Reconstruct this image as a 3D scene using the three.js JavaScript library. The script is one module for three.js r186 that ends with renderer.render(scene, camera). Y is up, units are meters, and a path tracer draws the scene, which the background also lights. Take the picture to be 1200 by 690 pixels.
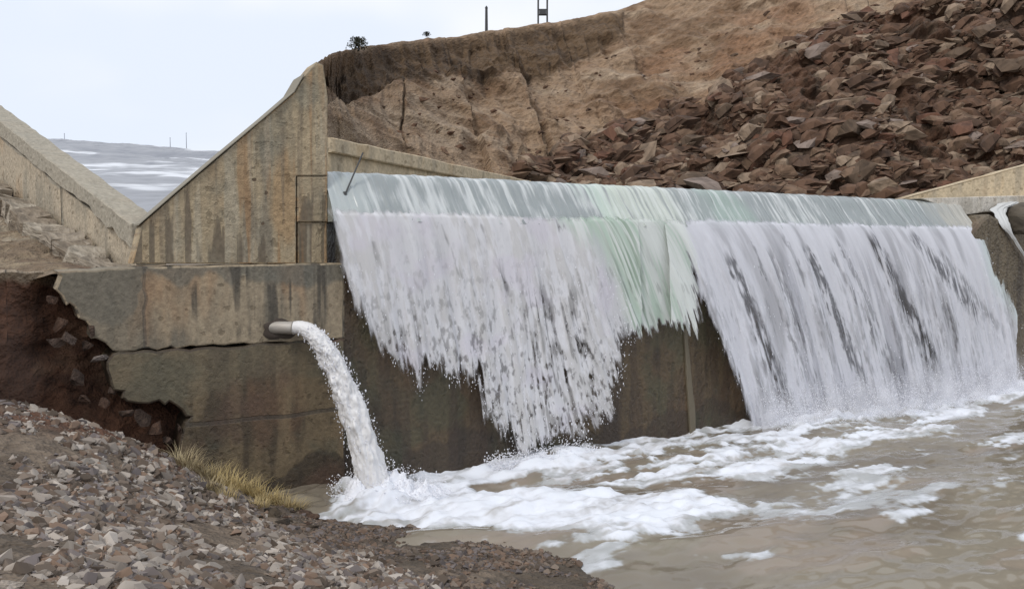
import * as THREE from 'three';
import { ConvexGeometry } from 'three/addons/geometries/ConvexGeometry.js';
import { mergeGeometries } from 'three/addons/utils/BufferGeometryUtils.js';

// ---------------------------------------------------------------- camera
const W = 1200, Hh = 690, F = 1000, EYE = 3.46, PITCH = 0.05;
const scene = new THREE.Scene();
const camera = new THREE.PerspectiveCamera(2 * Math.atan(Hh / 2 / F) * 180 / Math.PI, W / Hh, 0.1, 1500);
camera.position.set(0, EYE, 0);
camera.rotation.set(-PITCH, 0, 0);
scene.add(camera);

// ---------------------------------------------------------------- noise
function mulberry(a) { return () => { a |= 0; a = a + 0x6D2B79F5 | 0; let t = Math.imul(a ^ a >>> 15, 1 | a); t = t + Math.imul(t ^ t >>> 7, 61 | t) ^ t; return ((t ^ t >>> 14) >>> 0) / 4294967296; }; }
const perm = new Uint8Array(512); { const r = mulberry(77); const p = [...Array(256).keys()]; for (let i = 255; i > 0; i--) { const j = Math.floor(r() * (i + 1)); [p[i], p[j]] = [p[j], p[i]]; } for (let i = 0; i < 512; i++) perm[i] = p[i & 255]; }
const rv = new Float32Array(256); { const r = mulberry(5); for (let i = 0; i < 256; i++) rv[i] = r() * 2 - 1; }
function n2(x, y) {
  const xi = Math.floor(x), yi = Math.floor(y), fx = x - xi, fy = y - yi;
  const u = fx * fx * (3 - 2 * fx), v = fy * fy * (3 - 2 * fy);
  const a = perm[(xi & 255)], b = perm[(xi + 1) & 255], y0 = yi & 255, y1 = (yi + 1) & 255;
  const g = (h) => rv[perm[h & 511]];
  const p = g(a + y0), q = g(b + y0), s = g(a + y1), t = g(b + y1);
  return (p + (q - p) * u) * (1 - v) + (s + (t - s) * u) * v;
}
function n3(x, y, z) {
  const zi = Math.floor(z), f = z - zi, w = f * f * (3 - 2 * f);
  const a = n2(x + zi * 17.37, y + zi * 9.71), b = n2(x + (zi + 1) * 17.37, y + (zi + 1) * 9.71);
  return a + (b - a) * w;
}
function fbm(x, y, o = 4) { let s = 0, a = .5; for (let i = 0; i < o; i++) { s += a * n2(x, y); x = x * 2.03 + 13.7; y = y * 2.03 + 7.1; a *= .5; } return s; }
function fbm3(x, y, z, o = 4) { let s = 0, a = .5; for (let i = 0; i < o; i++) { s += a * n3(x, y, z); x = x * 2.03 + 3.7; y = y * 2.03 + 7.1; z = z * 2.03 + 1.3; a *= .5; } return s; }
function ridge(x, y, o = 4) { let s = 0, a = .5; for (let i = 0; i < o; i++) { s += a * (1 - Math.abs(n2(x, y)) * 2); x = x * 2.1 + 3.7; y = y * 2.1 + 9.1; a *= .5; } return s; }
const clamp = (x, a = 0, b = 1) => x < a ? a : x > b ? b : x;
const ss = (a, b, x) => { const t = clamp((x - a) / (b - a)); return t * t * (3 - 2 * t); };
const lerp = (a, b, t) => a + (b - a) * t;
const mix3 = (a, b, t) => [a[0] + (b[0] - a[0]) * t, a[1] + (b[1] - a[1]) * t, a[2] + (b[2] - a[2]) * t];
function table(pts, x) { // piecewise linear with smooth ends
  if (x <= pts[0][0]) return pts[0][1];
  for (let i = 1; i < pts.length; i++) if (x <= pts[i][0]) { const t = (x - pts[i - 1][0]) / (pts[i][0] - pts[i - 1][0]); return lerp(pts[i - 1][1], pts[i][1], t); }
  return pts[pts.length - 1][1];
}
const s2l = (c) => c <= .04045 ? c / 12.92 : Math.pow((c + .055) / 1.055, 2.4);
const l2s = (c) => c <= .0031308 ? c * 12.92 : 1.055 * Math.pow(c, 1 / 2.4) - .055;

// ---------------------------------------------------------------- sky, sun, exposure
{
  const w = 1024, h = 512, data = new Float32Array(w * h * 4);
  for (let j = 0; j < h; j++) for (let i = 0; i < w; i++) {
    const el = ((j + .5) / h - .5) * Math.PI, az = (i + .5) / w * Math.PI * 2;
    const cx = Math.cos(el) * Math.cos(az), cz = Math.cos(el) * Math.sin(az), cy = Math.sin(el);
    const k = 1 / (Math.max(cy, 0) + .35);
    const cl = ss(-.28, .32, fbm(cx * k * 1.7 + 5, cz * k * 1.7 + 9, 5));
    let c = mix3([.76, .825, .94], [.90, .92, .965], cl);
    if (el < 0) c = mix3(c, [.30, .29, .28], ss(0, .08, -el));
    const q = (j * w + i) * 4; data[q] = c[0]; data[q + 1] = c[1]; data[q + 2] = c[2]; data[q + 3] = 1;
  }
  const t = new THREE.DataTexture(data, w, h, THREE.RGBAFormat, THREE.FloatType);
  t.mapping = THREE.EquirectangularReflectionMapping; t.colorSpace = THREE.LinearSRGBColorSpace;
  t.magFilter = t.minFilter = THREE.LinearFilter; t.needsUpdate = true;
  scene.background = t; scene.environment = t;
}
const sun = new THREE.DirectionalLight(new THREE.Color(1, .95, .88), 1.3);
sun.position.set(-14, 34, 6); sun.target.position.set(2, 2, -17); scene.add(sun, sun.target);
sun.castShadow = true; sun.shadow.radius = 26; sun.shadow.mapSize.set(2048, 2048);
Object.assign(sun.shadow.camera, { left: -40, right: 40, top: 40, bottom: -40, near: 1, far: 140 });

// ---------------------------------------------------------------- geometry helpers
const V = (x, y, z) => new THREE.Vector3(x, y, z);
const cp = Math.cos(PITCH), sp = Math.sin(PITCH);
function ray(u, v) { const x = (u - W / 2) / F, y = (Hh / 2 - v) / F; return V(x, y * cp - sp, -cp - y * sp); }
function P(u, v, depth) { const r = ray(u, v); return r.multiplyScalar(depth / -r.z).add(V(0, EYE, 0)); }
function PW(u, v, y = 0) { const r = ray(u, v); return r.multiplyScalar((y - EYE) / r.y).add(V(0, EYE, 0)); }
const A = 59.5 * Math.PI / 180;
const D = V(Math.sin(A), 0, -Math.cos(A)), N = V(Math.cos(A), 0, Math.sin(A));   // along the weir, out of its face
const O = PW(380, 568);
const wp = (t, y, o = 0) => V(O.x + D.x * t + N.x * o, y, O.z + D.z * t + N.z * o);
function wt(u, v, o = 0) { const r = ray(u, v), c = V(0, EYE, 0); const k = (O.clone().addScaledVector(N, o).sub(c)).dot(N) / r.dot(N); const p = c.addScaledVector(r, k); return [p.clone().sub(O).dot(D), p.y]; }
const wallBasis = new THREE.Matrix4().makeBasis(D, V(0, 1, 0), N).setPosition(O);

const names = {};
function numbered(n) { const k = names[n] = (names[n] ?? -1) + 1; return k ? n + '_' + String(k).padStart(3, '0') : n; }
function addMesh(name, geo, mat, parent, top) {
  const m = new THREE.Mesh(geo, mat); m.name = top ? numbered(name) : name; m.castShadow = m.receiveShadow = true; (parent ?? scene).add(m); return m;
}
function part(name, geo, mat, parent) { return addMesh(name, geo, mat, parent); }
function tag(o, label, category, group) { o.userData.label = label; if (category) o.userData.category = category; if (group) o.userData.group = group; return o; }
function thing(name, label, category, group) { const g = new THREE.Group(); g.name = numbered(name); scene.add(g); return tag(g, label, category, group); }
function single(name, geo, mat, label, category, group) { return tag(addMesh(name, geo, mat, null, true), label, category, group); }
function structure(name, geo, mat, label) { const m = addMesh(name, geo, mat, null, true); m.userData.kind = 'structure'; m.userData.label = label; m.userData.category = name.replace(/_/g, ' '); return m; }

function grid(nu, nv, f, col) { // parametric sheet; f(u,v) -> Vector3, uv set as given by f.uv
  const pos = new Float32Array((nu + 1) * (nv + 1) * 3), uv = new Float32Array((nu + 1) * (nv + 1) * 2), idx = [];
  const c = col ? new Float32Array((nu + 1) * (nv + 1) * 3) : null;
  for (let j = 0, k = 0; j <= nv; j++) for (let i = 0; i <= nu; i++, k++) {
    const r = f(i / nu, j / nv); pos[k * 3] = r[0].x; pos[k * 3 + 1] = r[0].y; pos[k * 3 + 2] = r[0].z; uv[k * 2] = r[1]; uv[k * 2 + 1] = r[2];
    if (c) { const q = r[3]; c[k * 3] = q[0]; c[k * 3 + 1] = q[1]; c[k * 3 + 2] = q[2]; }
  }
  for (let j = 0; j < nv; j++) for (let i = 0; i < nu; i++) { const a = j * (nu + 1) + i, b = a + 1, d = a + nu + 1, e = d + 1; idx.push(a, b, e, a, e, d); }
  const g = new THREE.BufferGeometry(); g.setAttribute('position', new THREE.BufferAttribute(pos, 3)); g.setAttribute('uv', new THREE.BufferAttribute(uv, 2));
  if (c) g.setAttribute('color', new THREE.BufferAttribute(c, 3));
  g.setIndex(idx); g.computeVertexNormals(); return g;
}
function slab(pts, o0, o1, bevel = .02) { // outline in wall coordinates (t, y), from offset o0 to o1 towards the pool
  const s = new THREE.Shape(pts.map(p => new THREE.Vector2(p[0], p[1])));
  const g = new THREE.ExtrudeGeometry(s, { depth: o1 - o0 - 2 * bevel, bevelEnabled: bevel > 0, bevelThickness: bevel, bevelSize: bevel, bevelOffset: -bevel, bevelSegments: 2 });
  g.translate(0, 0, o0 + bevel); g.applyMatrix4(wallBasis); return g;
}
function rag(pts, step, amp, seed) { // roughens an outline
  const out = []; for (let i = 0; i < pts.length; i++) { const a = pts[i], b = pts[(i + 1) % pts.length], L = Math.hypot(b[0] - a[0], b[1] - a[1]), rough = a[2] ?? 0, n = Math.max(1, Math.round(L / step));
    for (let k = 0; k < n; k++) { const t = k / n, x = lerp(a[0], b[0], t), y = lerp(a[1], b[1], t), m = (k ? 1 : .5) * rough * amp; out.push([x + n2(x * 7 + seed, y * 7) * m, y + n2(x * 7 + 40 + seed, y * 7) * m]); } }
  return out;
}
// textures: fn(x, y) -> [r, g, b (linear), height 0..1, alpha, roughness], over x0..x1, y0..y1 metres
function paint(x0, x1, y0, y1, w, h, fn, want = 'cb') {
  const mk = () => new Uint8Array(w * h * 4); const C = mk(), B = want.includes('b') ? mk() : 0, Al = want.includes('a') ? mk() : 0, R = want.includes('r') ? mk() : 0;
  for (let j = 0; j < h; j++) for (let i = 0; i < w; i++) {
    const r = fn(x0 + (i + .5) / w * (x1 - x0), y0 + (j + .5) / h * (y1 - y0)), q = (j * w + i) * 4;
    for (let k = 0; k < 3; k++) C[q + k] = clamp(l2s(clamp(r[k])) * 255 + .5, 0, 255); C[q + 3] = 255;
    if (B) { B[q] = B[q + 1] = B[q + 2] = clamp(r[3]) * 255; B[q + 3] = 255; }
    if (Al) { Al[q] = Al[q + 1] = Al[q + 2] = clamp(r[4]) * 255; Al[q + 3] = 255; }
    if (R) { R[q] = R[q + 1] = R[q + 2] = clamp(r[5]) * 255; R[q + 3] = 255; }
  }
  const T = (d, srgb) => { if (!d) return null; const t = new THREE.DataTexture(d, w, h, THREE.RGBAFormat); t.magFilter = THREE.LinearFilter; t.minFilter = THREE.LinearMipmapLinearFilter; t.generateMipmaps = true; t.wrapS = t.wrapT = THREE.RepeatWrapping; if (srgb) t.colorSpace = THREE.SRGBColorSpace; t.repeat.set(1 / (x1 - x0), 1 / (y1 - y0)); t.offset.set(-x0 / (x1 - x0), -y0 / (y1 - y0)); t.needsUpdate = true; return t; };
  return { map: T(C, true), bump: T(B), alpha: T(Al), rough: T(R) };
}
function inPoly(p, x, y) { let c = false; for (let i = 0, j = p.length - 1; i < p.length; j = i++) if ((p[i][1] > y) !== (p[j][1] > y) && x < (p[j][0] - p[i][0]) * (y - p[i][1]) / (p[j][1] - p[i][1]) + p[i][0]) c = !c; return c; }
function sdPoly(p, x, y) { let d = 1e9; for (let i = 0, j = p.length - 1; i < p.length; j = i++) { const ex = p[j][0] - p[i][0], ey = p[j][1] - p[i][1], wx = x - p[i][0], wy = y - p[i][1], t = clamp((wx * ex + wy * ey) / (ex * ex + ey * ey)); d = Math.min(d, (wx - ex * t) ** 2 + (wy - ey * t) ** 2); } d = Math.sqrt(d); return inPoly(p, x, y) ? d : -d; }
function segD(a, b, x, y) { const ex = b[0] - a[0], ey = b[1] - a[1], t = clamp(((x - a[0]) * ex + (y - a[1]) * ey) / (ex * ex + ey * ey)); return [Math.hypot(x - a[0] - ex * t, y - a[1] - ey * t), t]; }

// ---------------------------------------------------------------- concrete
function concrete(base, dark, rust, seed, opt = {}) { // stained, streaky cast concrete
  return (x, y) => {
    const big = fbm(x * .9 + seed, y * .9, 5), streak = fbm(x * 5 + seed * 3, y * .35 + seed, 4), fine = fbm(x * 22 + seed, y * 22, 3), grit = n2(x * 90, y * 90);
    let c = mix3(base, dark, ss(-.12, .4, big * .7 + streak * .8));
    c = mix3(c, rust, .55 * ss(.05, .45, fbm(x * 2.1 + 40 + seed, y * .7 + 8, 4)));
    const pale = ss(.1, .38, fbm(x * 4 + 90 + seed, y * .6, 4)) * .35; c = mix3(c, [base[0] * 1.35, base[1] * 1.33, base[2] * 1.3], pale);
    const pit = ss(.3, .42, fbm(x * 9 + seed, y * 9 + 5, 3)); c = mix3(c, [c[0] * .6, c[1] * .58, c[2] * .55], pit * .7);
    const m = 1 + fine * .32 + grit * .08; let h = .5 + fine * .3 + grit * .1 + streak * .2 - pit * .3;
    if (opt.extra) { const e = opt.extra(x, y, c, h); c = e[0]; h = e[1]; }
    return [c[0] * m, c[1] * m, c[2] * m, h];
  };
}
function concreteMat(x0, x1, y0, y1, fn, ppm = 110, rough = .92, bump = .02) {
  const w = Math.min(2048, Math.ceil((x1 - x0) * ppm)), h = Math.min(2048, Math.ceil((y1 - y0) * ppm));
  const t = paint(x0, x1, y0, y1, w, h, fn, 'cb');
  return new THREE.MeshStandardMaterial({ map: t.map, bumpMap: t.bump, bumpScale: bump, roughness: rough });
}
// ================================================================ large structure
// ---- distant ground sheet
structure('ground', new THREE.PlaneGeometry(1200, 1200).rotateX(-Math.PI / 2).translate(0, -1.6, 0), new THREE.MeshStandardMaterial({ color: new THREE.Color().setRGB(.16, .13, .10), roughness: 1 }), 'brown valley floor under and around the river');

// ---- abutment block left of the falls (outline read in wall coordinates)
const px = (list, o = 0) => list.map(p => { const q = wt(p[0], p[1], o); return [q[0], q[1], p[2] ?? 0]; });
const jointA = px([[130, 412], [240, 405], [330, 400], [402, 396]]);
const upShape = rag(px([[66, 318, .2], [180, 312.5, .1], [404, 308], [404, 396, .35], [330, 400, .35], [240, 405, .35], [130, 412, 1.4], [92, 372, 1.4], [72, 345, 1.2]]), .09, .07, 3);
const loShape = rag(px([[132, 413.5, .35], [240, 406.5, .35], [330, 401.5, .35], [404, 397.5], [404, 640], [240, 640, 1.6], [226, 560, 1.6], [212, 528, 1.6], [224, 490, 1.6], [190, 478, 1.6], [140, 468, 1.5], [126, 440, 1.2]]), .09, .08, 9);
const wetLine = (x) => 1.95 + .5 * fbm(x * .8 + 3, 2, 4) + .12 * n2(x * 6, 4);
const upperFn = concrete([.335, .27, .185], [.18, .155, .115], [.36, .215, .115], 2, { extra: (x, y, c, h) => {
  const g = ss(.02, .12, 3.12 + .35 * fbm(x * 2.5, 3, 4) - .9 * ss(-2.4, -2.55, x + .05 * n2(y * 9, 1)) * .5 - y) ; // grey weathered cap, drier left section
  c = mix3(mix3(c, [.15, .145, .12], .7), c, g);
  if (x < -2.42 + .03 * n2(y * 8, 2)) c = mix3(c, [.165, .145, .11], .6);
  const drip = ss(.04, .3, fbm(x * 9, y * .5 + 7, 3)) * ss(.0, .3, fbm(x * 1.3 + 3, y * 1.2, 3) + .15); c = mix3(c, [.085, .075, .06], drip * .9);
  const jt = Math.abs(x + 2.42 - .02 * n2(y * 6, 9)); if (jt < .02) { c = mix3(c, [.08, .07, .06], .5); h -= .3; }
  return [c, h]; } });
const lowerFn = concrete([.165, .122, .07], [.075, .055, .033], [.16, .09, .05], 7, { extra: (x, y, c, h) => {
  const top = ss(-.08, .08, y - 1.55 - .35 * fbm(x * 1.1, 7, 4)); c = mix3(c, [.15, .125, .08], top * .5);
  const lift = Math.abs(y - 1.12 - .04 * n2(x * 2, 3) - .02 * x); if (lift < .03) { c = mix3(c, [.06, .05, .04], .65); h -= .4; }
  const wet = ss(.0, .08, .38 + .5 * fbm(x * 1.4, 20, 4) - y); c = mix3(c, [.035, .026, .018], wet * .75);
  const ru = ss(.1, .4, fbm(x * .9 + 4, y * .9 + 30, 4)); c = mix3(c, [.11, .065, .045], ru * .6);
  const moss = ss(.1, .4, fbm(x * 1.3 + 14, y * 1.6 + 3, 4)); c = mix3(c, [.095, .095, .065], moss * .45);
  return [c, h]; } });
const upperMat = concreteMat(-4.2, .6, 1.6, 3.6, upperFn, 190, .93, .012);
const lowerMat = concreteMat(-3.6, .6, -.9, 2.3, lowerFn, 190, .66, .014);
const block = thing('abutment_block', 'weathered concrete abutment block with broken lower corner beside the red soil', 'abutment');
part('upper_block', slab(upShape, -1.3, 0, .025), upperMat, block);
tag(part('lower_block', slab(loShape, -1.3, .012, .03), lowerMat, block), 'dark wet lower half of the concrete block');

// ---- wing wall standing on the block, sloping up to the hill
const wingPts = px([[154, 309], [165, 263], [205, 228], [260, 181], [310, 138], [345, 108], [358, 88], [371, 72], [379, 76], [384, 112], [384, 206], [347, 206], [347, 309]], -.12);
const wingFn = concrete([.39, .31, .20], [.235, .2, .145], [.39, .24, .115], 21, { extra: (x, y, c, h) => {
  const low = ss(.0, .16, 4.15 + .9 * fbm(x * 6, 6, 4) + .12 * x - y); const grv = ss(.02, .3, n2(x * 13 + .6 * n2(y * 2, 5), y * .3 + 4)) * low;
  c = mix3(c, [.15, .12, .085], grv * .85); h -= grv * .8;
  const vs = ss(.02, .3, fbm(x * 13 + 3, y * .45 + 17, 4)); c = mix3(c, [.19, .15, .105], vs * .55); const rs = ss(.1, .35, fbm(x * 8 + 33, y * .4 + 7, 4)); c = mix3(c, [.36, .2, .09], rs * .5); const pl = ss(.05, .35, fbm(x * 7 + 9, y * .55 + 77, 4)); c = mix3(c, [.45, .40, .30], pl * .5);
  const gr = ss(0, .4, fbm(x * 1.2 + 60, y * 1.2, 4)); c = mix3(c, [.235, .222, .17], gr * .55);
  for (const q of wingHoles) { const d = Math.hypot(x - q[0], y - q[1]); if (d < .028 + .012 * n2(x * 40, y * 40)) { c = [.12, .085, .055]; h -= .4; } }
  return [c, h]; } });
var wingHoles = [[298, 211], [312, 226], [308, 262]].map(p => wt(p[0], p[1], -.12));
const wingMat = concreteMat(-3.4, .4, 3.1, 6.9, wingFn, 200, .95, .02);
const wing = thing('wing_wall', 'tall tan concrete wing wall with a steeply sloping top and rust streaks', 'wall');
part('wall_panel', slab(wingPts, -.62, -.12, .02), wingMat, wing);
const lower1 = px([[347.4, 206.8], [383.5, 206.8], [383.5, 260], [347.4, 260]], -.15), lower2 = px([[347.8, 260.6], [382.5, 260.6], [382.5, 309], [347.8, 309]], -.2);
part('pier_panel', slab(lower1, -.6, -.128, .02), wingMat, wing);
part('pier_panel', slab(lower2, -.6, -.16, .02), wingMat, wing);
{ // coping along the sloping top
  const a = px([[162, 264.5], [205, 227.5], [260, 180.5], [310, 137.5], [344, 109], [357, 88.5]], -.12), up = .028; const poly = a.map(p => [p[0], p[1] + up]).concat(a.slice().reverse().map(p => [p[0], p[1] + .004]));
  const q = poly.map(p => [p[0] + .02 * n2(p[0] * 5, 3), p[1]]);
  part('coping', slab(q, -.66, -.09, .012), new THREE.MeshStandardMaterial({ color: new THREE.Color().setRGB(.25, .225, .175), roughness: .95 }), wing);
}

// ---- weir: wall, cap, drain strip
const T1 = wt(1140, 262)[0];
const weirFn = concrete([.095, .066, .036], [.045, .031, .019], [.10, .058, .028], 33, { extra: (x, y, c, h) => {
  const wet = ss(.0, .1, .5 + .6 * fbm(x * .9, 20, 4) - y); c = mix3(c, [.035, .026, .018], wet * .6);
  const moss = ss(.1, .35, fbm(x * 1.1 + 24, y * 1.0 + 3, 4)); c = mix3(c, [.07, .072, .04], moss * .5);
  const st = ss(.05, .3, n2(x * 6, y * .4)); c = mix3(c, [.055, .036, .024], st * .5);
  return [c, h]; } });
const weirMat = concreteMat(0, 24, -.9, 4.8, weirFn, 85, .5, .03);
const weir = thing('weir', 'long brown concrete weir wall carrying the overflowing water', 'weir');
const tBlockEnd = wt(404, 400)[0] + .006;
part('weir_wall', slab([[tBlockEnd - .06, -.9], [T1, -.9], [T1, 3.9], [tBlockEnd - .06, 3.9]], -1.5, -.012, 0), weirMat, weir);
const LIPY = 4.0, TOPY = 4.67;
{ // cap: sloping nose above the wall
  const s = new THREE.Shape([[-1.4, 3.904], [.06, 3.904], [.1, 3.95], [.08, 4.0], [-.34, 4.6], [-.42, 4.64], [-1.4, 4.64]].map(p => new THREE.Vector2(-p[0], p[1])));
  const g = new THREE.ExtrudeGeometry(s, { depth: T1 - .16, bevelEnabled: false });   // shape x = -offset, extruded along the weir
  g.applyMatrix4(new THREE.Matrix4().makeBasis(N.clone().negate(), V(0, 1, 0), D).setPosition(wp(.14, 0, 0)));
  part('cap', g, new THREE.MeshStandardMaterial({ color: new THREE.Color().setRGB(.25, .26, .23), roughness: .7 }), weir);
  const a = wt(802, 385), b = wt(812, 505); const c2 = (a[0] + b[0]) / 2;
  tag(part('drain_strip', slab(rag([[a[0] - .05, -.2, .3], [b[0] - .06, -.2, .3], [b[0] + .06, -.2], [b[0] + .05, .3, .3], [a[0] + .05, a[1], .3], [a[0] - .03, a[1], .3]].slice(1), .12, .03, 4), -.02, .03, .01), new THREE.MeshStandardMaterial({ color: new THREE.Color().setRGB(.15, .125, .085), roughness: .7 }), weir), 'pale vertical strip on the wet wall');
}
// pool held behind the weir, and the bed below it
structure('upstream_pool', grid(40, 10, (u, v) => { const p = wp(lerp(.1, 30, u), 4.655, lerp(-.43, -9, v)); p.y += .01 * n2(p.x * 2, p.z * 2); return [p, u * 30, v * 9]; }), new THREE.MeshPhysicalMaterial({ color: new THREE.Color().setRGB(.2, .2, .17), roughness: .1 }), 'murky pool held behind the weir crest');

// ---- right abutment
const abFn = concrete([.14, .11, .07], [.075, .058, .04], [.13, .08, .045], 51);
const abMat = concreteMat(14, 24, -.9, 6, abFn, 90, .5, .06);
const ab = thing('end_pier', 'smooth brown concrete end pier with a sloping shoulder at the right falls', 'pier');
part('pier_shoulder', slab(rag(px([[1130, 272, .1], [1138, 262, .2], [1146, 254, .2], [1153, 251, .2], [1162, 256, .2], [1182, 286, .3], [1230, 352, .3], [1262, 400], [1262, 520], [1130, 520]]), .2, .05, 8), -1.3, .2, .09), abMat, ab);
part('pier_core', slab(rag(px([[1150, 246, .2], [1185, 243, .2], [1290, 238, .2], [1290, 520], [1150, 520]], -.6), .25, .06, 5), -2.2, -.62, .08), abMat, ab);
{
  const ramp = concreteMat(14, 20, 3.8, 5.2, concrete([.62, .575, .50], [.48, .44, .37], [.52, .43, .32], 61), 100, .85, .015);
  const r = px([[1076, 232.5], [1200, 229], [1270, 232], [1270, 243], [1150, 249], [1128, 252]], -.4);
  part('pale_ledge', slab(r, -1.6, -.30, .03), ramp, ab);
}
// ---- training walls behind the crest
function wallBetween(p1, p2, top1, top2, bot, thick, mat, name, parent, bevel = .02) {
  const dir = V(p2.x - p1.x, 0, p2.z - p1.z), L = dir.length(); dir.normalize(); const nn = V(-dir.z, 0, dir.x);
  const n = Math.ceil(L / .3), top = []; for (let i = 0; i <= n; i++) top.push(new THREE.Vector2(L * i / n, lerp(top1, top2, i / n) + .02 * n2(i * .7, top1 * 3)));
  const s = new THREE.Shape([new THREE.Vector2(0, bot), ...top, new THREE.Vector2(L, bot)]);
  const g = new THREE.ExtrudeGeometry(s, { depth: thick - 2 * bevel, bevelEnabled: true, bevelThickness: bevel, bevelSize: bevel, bevelOffset: -bevel, bevelSegments: 1 });
  g.applyMatrix4(new THREE.Matrix4().makeBasis(dir, V(0, 1, 0), nn).setPosition(p1.x, 0, p1.z)); return part(name, g, mat, parent);
}
const paleFn = concrete([.54, .44, .30], [.42, .35, .25], [.50, .36, .21], 71);
const paleMat = concreteMat(0, 12, 3, 8, paleFn, 90, .95, .015);
{
  const a = P(384, 160, 14.3), k = (a.y - EYE); let b = P(620, 213, k / (((Hh / 2 - 213) / F) - PITCH)); b = V(b.x, a.y, b.z);
  const t = thing('channel_wall', 'pale concrete channel wall running back behind the weir crest', 'wall');
  wallBetween(a, b, a.y, a.y, 3.6, -.4, paleMat, 'wall_core', t);
  const a2 = P(386, 178, 14.25), n = V(-(b.z - a.z), 0, b.x - a.x).normalize();
  const q1 = a.clone().addScaledVector(n, .004);
  wallBetween(q1, b.clone().addScaledVector(n, .004), a.y - .006, a.y - .006, a2.y, .09, paleMat, 'wall_panel', t);
}
{
  const t = thing('training_wall', 'weathered pale concrete wall rising to the right beneath the rubble slope', 'wall');
  const a = P(1046, 236, 23.6), b = P(1290, 170, 24.4); wallBetween(a, b, a.y, b.y, 3.6, -.5, paleMat, 'wall_panel', t);
}

// ---- chute wall at the left and the sloping chute water behind it
const c0 = P(158, 262, 12.6), c1 = P(0, 140, 18), c2 = c1.clone().add(c1.clone().sub(c0).multiplyScalar(1.1));
const chuteT = thing('chute_wall', 'long sloping concrete chute wall with a ragged crack and a vertical joint', 'wall');
{
  const dir = V(c0.x - c1.x, 0, c0.z - c1.z), L0 = dir.length();
  const fn = concrete([.43, .36, .265], [.31, .27, .205], [.40, .28, .17], 81, { extra: (x, y, c, h) => {
    const topy = lerp(c2.y, c0.y, x / (L0 * 2.1)); const dd = topy - y; // grey weathered coping course with a broken edge
    if (dd < .42 + .08 * fbm(x * 2, 5, 4)) c = mix3(c, [.33, .30, .24], .8);
    return [c, h]; } });
  const mat = concreteMat(0, L0 * 2.1, 2, 10, fn, 70, .95, .03);
  // two panels, split at the vertical joint, and a coping course with a ragged underside
  const at = (k) => c2.clone().lerp(c0, k); const kj = .775;
  wallBetween(at(0), at(kj).addScaledVector(dir.clone().normalize(), -.015), c2.y - .36, at(kj).y - .36, 2.4, -.42, mat, 'wall_panel', chuteT);
  wallBetween(at(kj).addScaledVector(dir.clone().normalize(), .035), c0, at(kj).y - .38, c0.y - .33, 2.4, -.4, mat, 'wall_panel', chuteT);
  const d2 = dir.clone().normalize(), nn = V(-d2.z, 0, d2.x), L = L0 * 2.1, top = [], bot = []; const n = 60;
  for (let i = 0; i <= n; i++) { const x = L * i / n, y = lerp(c2.y, c0.y, i / n); top.push(new THREE.Vector2(x, y + .015 * n2(i, 3))); const r = i / n > kj ? .09 : .02; bot.push(new THREE.Vector2(x, y - .34 + r * n2(i * 1.7, 8) + .02)); }
  const g = new THREE.ExtrudeGeometry(new THREE.Shape([...top, ...bot.reverse()]), { depth: .46, bevelEnabled: true, bevelThickness: .02, bevelSize: .02, bevelOffset: -.02, bevelSegments: 1 });
  g.translate(0, 0, -.46); g.applyMatrix4(new THREE.Matrix4().makeBasis(d2, V(0, 1, 0), nn).setPosition(c2.x, 0, c2.z).multiply(new THREE.Matrix4().makeTranslation(0, 0, .045)));
  tag(part('coping', g, mat, chuteT), 'thick coping course along the wall top');
}
{
  const crestL = P(-60, 158, 58), crestR = P(360, 180, 68), yc = (crestL.y + crestR.y) / 2;
  const lo = [c2.clone().add(V(.3, 0, -.3)), c0.clone().add(V(.2, 0, -.4))];
  const foam = (x, z) => { const s = .95 * ss(.05, .32, fbm(x * .16 + .5 * fbm(z * .1, 3, 2), z * .42 + 11, 4) + .22 * fbm(x * .9, z * 1.6, 3)); return s; };
  const g = grid(220, 300, (u, v) => {
    const near = V(lerp(-9.2, -3.4, u), 0, lerp(-15.2, -13.6, u)); const far = V(lerp(-48, crestR.x, u), 0, lerp(-56, crestR.z, u));
    const k = Math.pow(v, 1.35), p = near.clone().lerp(far, k); const y0 = 3.75; p.y = lerp(y0, yc, k);
    const w = .055 * (.4 + k) * fbm(p.x * .9, p.z * 1.3, 4) + .16 * (.25 + k) * n2(p.x * .16 + 3, p.z * .3); p.y += w * 2.2;
    const f = foam(p.x, p.z), wh = Math.max(f, ss(.16, .05, v + .1 * fbm(p.x * 2, p.z * 2, 3)) * .8);
    return [p, p.x, p.z, mix3([.20, .208, .235], [.74, .76, .80], clamp(wh))];
  }, true);
  structure('chute_water', g, new THREE.MeshPhysicalMaterial({ vertexColors: true, roughness: .32 }), 'grey rippled water with white streaks coming down the chute');
  for (const [u, v, d, h] of [[75, 168, 62, .7], [199, 174, 65, .8], [218, 175, 66, 1.3]]) {
    const p = P(u, v, d); p.y = yc - .3; const post = thing('marker_post', 'thin post standing on the far rim above the chute water', 'post', 'thin posts along the far rim');
    post.position.copy(p); const pm = new THREE.MeshStandardMaterial({ color: new THREE.Color().setRGB(.36, .38, .42), roughness: .8 });
    part('shaft', new THREE.CylinderGeometry(.02, .03, h, 7).translate(0, h / 2 + .25, 0), pm, post); part('cap', new THREE.CylinderGeometry(.015, .035, .08, 7).translate(0, h + .29, 0), pm, post);
  }
}

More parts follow.
